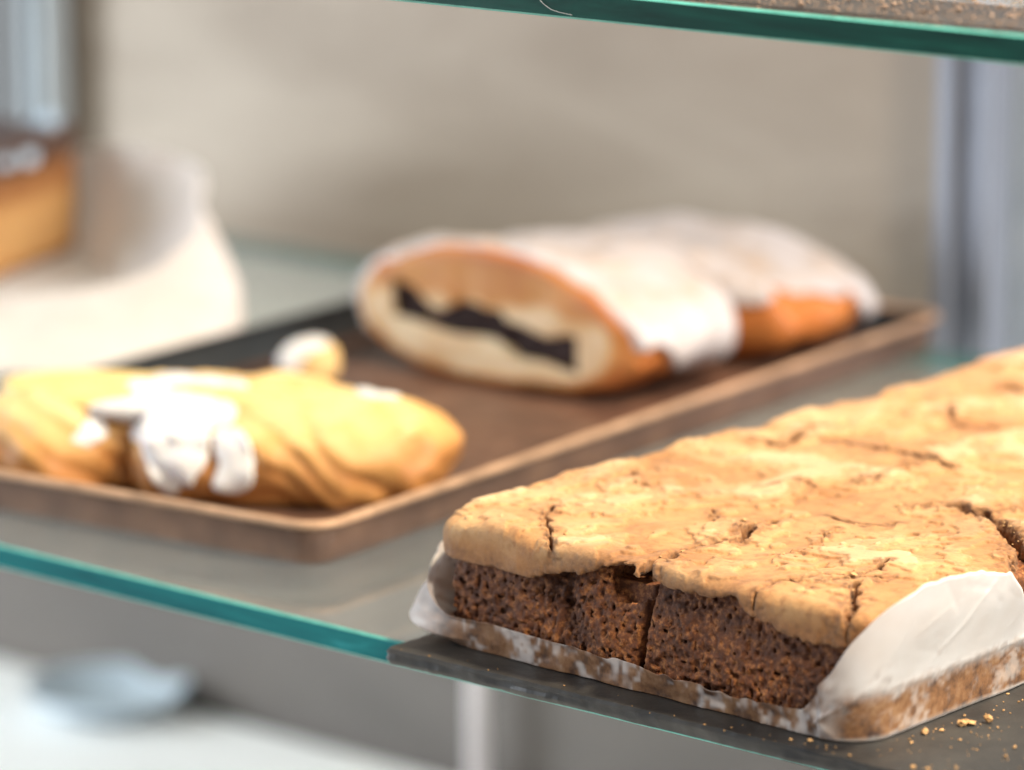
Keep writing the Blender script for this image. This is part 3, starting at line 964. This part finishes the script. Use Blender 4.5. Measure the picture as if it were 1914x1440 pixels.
o = ring_mesh('rim', [(-2.0, 14.6, 11), (-1.9, 15.6, 11), (-1.0, 16.4, 12), (0.6, 16.4, 13), (1.6, 15.6, 14), (1.6, 14.4, 14), (0.6, 13.6, 13), (-0.8, 13.6, 12), (-0.9, 14.6, 12)], M['rim'], tray)
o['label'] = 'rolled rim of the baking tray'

# ------------------------------------------------------------------ danish pastry, front left on the tray
def frame_obj(name, loc_mm, ang):
    return empty(name, tuple(c * MM for c in loc_mm), ang)
U_ANG = HEAD - math.pi / 2        # local x to the right of the lens, local y away from it
danish = frame_obj('danish_pastry', (-158.0, 82.0, 1.6), U_ANG)
tag(danish, 'golden custard danish with white icing drips at the near end of the tray', 'danish pastry')
def danish_body(P):
    a = ellip(P, (24, 38, 11), (62, 40, 27))
    b = ellip(P, (-64, 54, 12), (38, 34, 26))
    c = ellip(P, (66, 44, 11), (21, 22, 17))
    d = ellip(P, (-10, 66, 17), (70, 24, 20))
    f = smin(smin(smin(a, b, 5), c, 5), d, 7)
    u, v, w = P[:, 0], P[:, 1], P[:, 2]
    # rolled layers showing as slanting ridges along the near side
    ridge = 1.0 - 2.0 * np.abs(np.sin((u * 0.55 + w * 0.9 - 0.25 * v + 9 * noise(P, 24, 60)) / 3.1)) ** 0.6
    f = f + 0.55 * ridge * sstep(60, 25, v) * sstep(40, 26, w)
    f = f + 3.0 * noise(P, 22, 61) + 1.3 * noise(P, 9, 62)
    # hollow along the top that holds the custard
    f = np.maximum(f, -ellip(P, (10, 40, 45), (62, 19, 13)))
    return rmax(f, 0.2 - w, 2.0)
V, F = field_mesh(danish_body, (-108, -8, -1), (96, 98, 46), 1.3)
Vd = V.astype(np.float32)
gro = 1 - np.abs(np.sin((Vd[:, 0] * 0.55 + Vd[:, 2] * 0.9 - 0.25 * Vd[:, 1] + 9 * noise(Vd, 24, 60)) / 3.1)) ** 0.6
bk = sstep(34, 10, V[:, 2]) * 0.72 + 0.30 * gro + 0.15 * noise(V.astype(np.float32), 18, 63) + 0.25 * sstep(60, 84, V[:, 0])
mesh_obj('dough', V * MM, F, M['danish'], danish, True, {'bake': np.clip(bk, 0, 1)})
def custard_f(P):
    f = smin(ellip(P, (12, 40, 30), (56, 17, 6.0)), ellip(P, (-52, 58, 34), (34, 17, 5.5)), 10)
    return f + 0.9 * noise(P, 14, 64)
V, F = field_mesh(custard_f, (-95, 15, 18), (75, 82, 46), 1.3)
mesh_obj('custard', V * MM, F, M['custard'], danish, True)
ICE = [  # capsules: a, b, ra, rb (mm, local)
    ((-48, 22, 28), (-22, 24, 34), 9, 11), ((-22, 26, 34), (-14, 6, 22), 12, 12), ((-16, 8, 24), (-18, -2, 8), 13, 11),
    ((-22, 28, 35), (-2, 22, 33), 10, 8), ((-18, 52, 36), (4, 52, 36), 6, 7), ((-30, 40, 36), (-16, 52, 36), 6, 6),
    ((4, 8, 24), (6, -2, 14), 8, 6), ((6, 0, 16), (8, -4, 4), 6, 4), ((62, 20, 15), (62, 32, 26), 5, 5), ((60, 44, 30), (52, 56, 32), 6, 5)]
def icing_f(P):
    body = np.minimum(danish_body(P), custard_f(P))
    m = np.full(len(P), 1e3, np.float32)
    for a, b, ra, rb in ICE:
        m = smin(m, capsule(P, a, b, ra, rb), 4)
    m = m + 3.2 * noise(P, 9, 65) + 1.4 * noise(P, 4, 67)
    return rmax(body - 0.9 - 0.5 * noise(P, 6, 68), m, 0.8)
V, F = field_mesh(icing_f, (-62, -10, 2), (74, 66, 48), 1.1)
mesh_obj('icing', V * MM, F, M['icing_fresh'], danish, True)

# small iced crumb of pastry behind it
frag = frame_obj('pastry_fragment', (-286, 262, 1.6), U_ANG)
tag(frag, 'small white iced pastry fragment behind the danish on the tray', 'pastry')
def frag_body(P):
    return rmax(ellip(P, (4, 8, 7), (13, 10, 10)) + 1.6 * noise(P, 8, 66), 0.2 - P[:, 2], 1.0)
V, F = field_mesh(frag_body, (-18, -8, -1), (24, 24, 22), 0.9)
mesh_obj('dough', V * MM, F, M['danish'], frag, True, {'bake': np.full(len(V), 0.15)})
def frag_ice(P):
    return rmax(frag_body(P) - 1.6, np.minimum(capsule(P, (-10, 2, 3), (6, 6, 18), 6, 6), capsule(P, (4, 6, 17), (8, 8, 16), 5, 4)), 1.0)
V, F = field_mesh(frag_ice, (-22, -10, -1), (24, 24, 26), 0.9)
mesh_obj('icing', V * MM, F, M['icing_fresh'], frag, True)

# ------------------------------------------------------------------ iced filled pastry slices
def iced_slice(name, loc, rz, W, Dp, H, seed, label, cut_holes, drape=(10, 40)):
    root = frame_obj(name, loc, rz)
    tag(root, label, 'filled pastry', 'iced filled pastry slices on the tray')
    def prof(P):
        x = P[:, 0] / (W / 2)
        hz = H * (1 - 0.16 * sstep(0.1, 1.0, x)) * (1 + 0.05 * np.sin(P[:, 1] / 15 + seed)) * 0.5
        z = (P[:, 2] - hz) / hz
        e = (np.abs(x) ** 2.7 + np.abs(z) ** 2.3) ** (1 / 2.5)
        return (e - 1) * H * 0.5
    def body(P):
        f = prof(P) + 2.2 * noise(P, 26, seed) + 0.8 * noise(P, 9, seed + 1)
        f = rmax(f, -P[:, 1] + 0.9 * noise(P, 12, seed + 2), 4.0 if cut_holes else 14.0)
        f = rmax(f, P[:, 1] - Dp + 1.5 * noise(P, 15, seed + 3), 14.0)
        f = rmax(f, 0.2 - P[:, 2], 3.5)
        return f
    def fill(P, g=0.0):
        zc = 0.45 * H - 0.085 * P[:, 0] + 1.4 * np.sin(P[:, 0] / 8.5 + seed) + 2.6 * noise(P, 14, seed + 5) + 0.4 * noise(P, 5, seed + 13)
        th = 6.8 + 3.6 * noise(P, 15, seed + 6) + 0.7 * noise(P, 6, seed + 14)
        m = np.maximum(np.abs(P[:, 2] - zc) - th, np.abs(P[:, 0] + 3) - W * 0.335)
        return m - g
    def dough(P):
        f = body(P)
        if cut_holes:
            f = np.maximum(f, -np.maximum(fill(P), P[:, 1] - 8))
        return f
    V, F = field_mesh(dough, (-W / 2 - 6, -5, -1), (W / 2 + 6, Dp + 6, H + 9), 1.3)
    Vf = V.astype(np.float32)
    inside = sstep(2.0, 5.0, -prof(Vf)) * sstep(7, 3, V[:, 1]) if cut_holes else np.zeros(len(V))
    top_in = sstep(0.58, 0.72, V[:, 2] / H + 0.05 * noise(Vf, 9, seed + 7)) * inside
    bake = np.clip(0.85 - 0.75 * inside + 0.55 * top_in + 0.15 * noise(Vf, 15, seed + 8) - 0.5 * sstep(-W * 0.40, -W * 0.46, V[:, 0]), 0, 1)
    mesh_obj('dough', V * MM, F, M['roll'], root, True, {'bake': bake})
    if cut_holes:
        def filling(P):
            return np.maximum(np.maximum(fill(P, 0.6), P[:, 1] - 14), 3.0 - P[:, 1] + 2.4 * noise(P, 6, seed + 9))
        V, F = field_mesh(filling, (-W / 2, 0, 4), (W / 2, 16, H), 1.2)
        mesh_obj('filling', V * MM, F, M['filling'], root, True)
    def ice(P):
        x = P[:, 0] / (W / 2)
        low = H * ((0.62 if cut_holes else 0.74) - 0.42 * sstep(0.55, 0.95, x) * sstep(*drape, P[:, 1]) - 0.10 * sstep(0.3, 0.8, x) + 0.12 * noise(P, 16, seed + 10))
        low = low - 0.35 * H * sstep(-0.6, -0.9, x)
        f = rmax(body(P) - 1.3 - 0.7 * noise(P, 10, seed + 12), low - P[:, 2], 1.0)
        if cut_holes:
            f = rmax(f, 2.6 - P[:, 1] + 0.8 * noise(P, 9, seed + 11), 1.4)
        return f
    V, F = field_mesh(ice, (-W / 2 - 8, -6, 2), (W / 2 + 8, Dp + 8, H + 12), 1.3)
    mesh_obj('icing', V * MM, F, M['icing'], root, True)
    return root
iced_slice('filled_pastry', (-222, 308, 1.6), 0.0, 152, 84, 54, 70, 'nearer iced pastry slice with dark filling showing in its cut end', True)
iced_slice('filled_pastry', (-219, 398, 1.6), 0.05, 152, 84, 46, 90, 'farther iced pastry slice behind the one with the cut end', False, (56, 74))

# ------------------------------------------------------------------ cake in white paper at the left
cake = frame_obj('cake_slice', (-620, 343, 2.2), math.radians(21))
tag(cake, 'brown cake slice with glossy dark top in white paper at left edge', 'cake')
def cake_body(P):
    q = np.abs(P - np.array((0, 0, 26), np.float32)) - np.array((62, 52, 26), np.float32) + 5
    return np.minimum(q.max(1), 0) + np.linalg.norm(np.maximum(q, 0), axis=1) - 5 + 1.0 * noise(P, 12, 101) + 0.5 * noise(P, 4, 102)
V, F = field_mesh(cake_body, (-68, -58, -3), (68, 58, 58), 1.6)
mesh_obj('sponge', V * MM, F, M['sponge'], cake, True, {'bake': np.clip(0.2 + 0.6 * sstep(30, 40, V[:, 2]) + 0.5 * sstep(10, 2, V[:, 2]), 0, 1)})
def cake_top(P):
    q = np.abs(P - np.array((0, 0, 56), np.float32)) - np.array((63.5, 53.5, 8), np.float32) + 4
    d = np.minimum(q.max(1), 0) + np.linalg.norm(np.maximum(q, 0), axis=1) - 4 + 1.6 * noise(P, 14, 103) + 0.8 * noise(P, 6, 104)
    return d
V, F = field_mesh(cake_top, (-70, -60, 42), (70, 60, 70), 1.4)
mesh_obj('glaze', V * MM, F, M['ganache'], cake, True)
for cx, cy, cz, rr in ((54, 38, 66, (6, 6, 5)), (63, -6, 55, (4, 10, 4)), (62, -30, 56, (4, 7, 3))):  # cool window highlights on the glaze, shaped as pale blobs
    V, F = field_mesh(lambda P: ellip(P, (cx, cy, cz), rr) + 1.2 * noise(P, 6, 105), (cx - 18, cy - 15, cz - 10), (cx + 18, cy + 15, cz + 10), 1.2)
    o = mesh_obj('glint', V * MM, F, M['glint'], cake, True)
    o['label'] = 'window highlight modelled as a pale bluish dab on the dark top'

def paper_bowl():
    c = np.array([-520.0, 300.0])
    KA = np.radians([-217, -180, -135, -82, -41, -18, 1, 38, 97, 143])
    KR = [200, 200, 170, 150, 163, 178, 158, 84, 72, 190]
    KO = [8, 8, 10, 30, 50, 50, 34, -14, -26, 0]
    KZ = [30, 26, 20, 18, 24, 28, 36, 56, 60, 40]
    def per_(a, K):
        x = np.concatenate([KA - 2 * math.pi, KA, KA + 2 * math.pi]); y = np.array(list(K) * 3, float)
        w = np.linspace(-0.22, 0.22, 9)
        return float(np.mean(np.interp(a + w, x, y)))
    na, nr_ = 220, 70
    V = np.zeros((na, nr_, 3))
    A = np.linspace(0, 2 * math.pi, na, endpoint=False)
    for i, a in enumerate(A):
        ca, sa = math.cos(a), math.sin(a)
        # base: rounded oblong around the cake; rim height changes round the sheet
        a2 = a if a < math.radians(143) else a - 2 * math.pi
        base, offr, rim = per_(a2, KR), per_(a2, KO), per_(a2, KZ)
        for k in range(nr_):
            t = k / (nr_ - 1)
            if t < 0.45:
                rr = base * (0.02 + 0.98 * t / 0.45); z = 0.0; s = rr
            else:
                q = (t - 0.45) / 0.55
                z = rim * q ** 0.9; rr = base + 7 * math.sin(math.pi * q) - offr * q ** 1.3
            V[i, k] = (rr * ca, rr * sa, z)
    P = V.reshape(-1, 3).astype(np.float32)
    m = sstep(0, 12, P[:, 2])
    w = 4.0 * noise(P, 40, 110) + 2.4 * noise(P, 17, 111) + 0.6 * noise(P, 6, 112)
    d = P[:, :2] / (np.linalg.norm(P[:, :2], axis=1, keepdims=True) + 1e-6)
    P[:, :2] += d * (w * m)[:, None]
    P[:, 2] += np.abs(0.5 * noise(P, 20, 113)) * (1 - m)
    P[:, 2] += 1.2
    P[:, 0] += c[0]; P[:, 1] += c[1]
    idx = np.arange(na * nr_).reshape(na, nr_)
    nx = np.roll(idx, -1, 0)
    F = np.stack([idx[:, :-1], nx[:, :-1], nx[:, 1:], idx[:, 1:]], -1).reshape(-1, 4)
    o = mesh_obj('paper_liner', P * MM, F, M['paper_white'], None, True)
    md = o.modifiers.new('thickness', 'SOLIDIFY'); md.thickness = 0.0003
    return tag(o, 'big white paper liner curling up round the cake slice at left', 'paper')
paper_bowl()
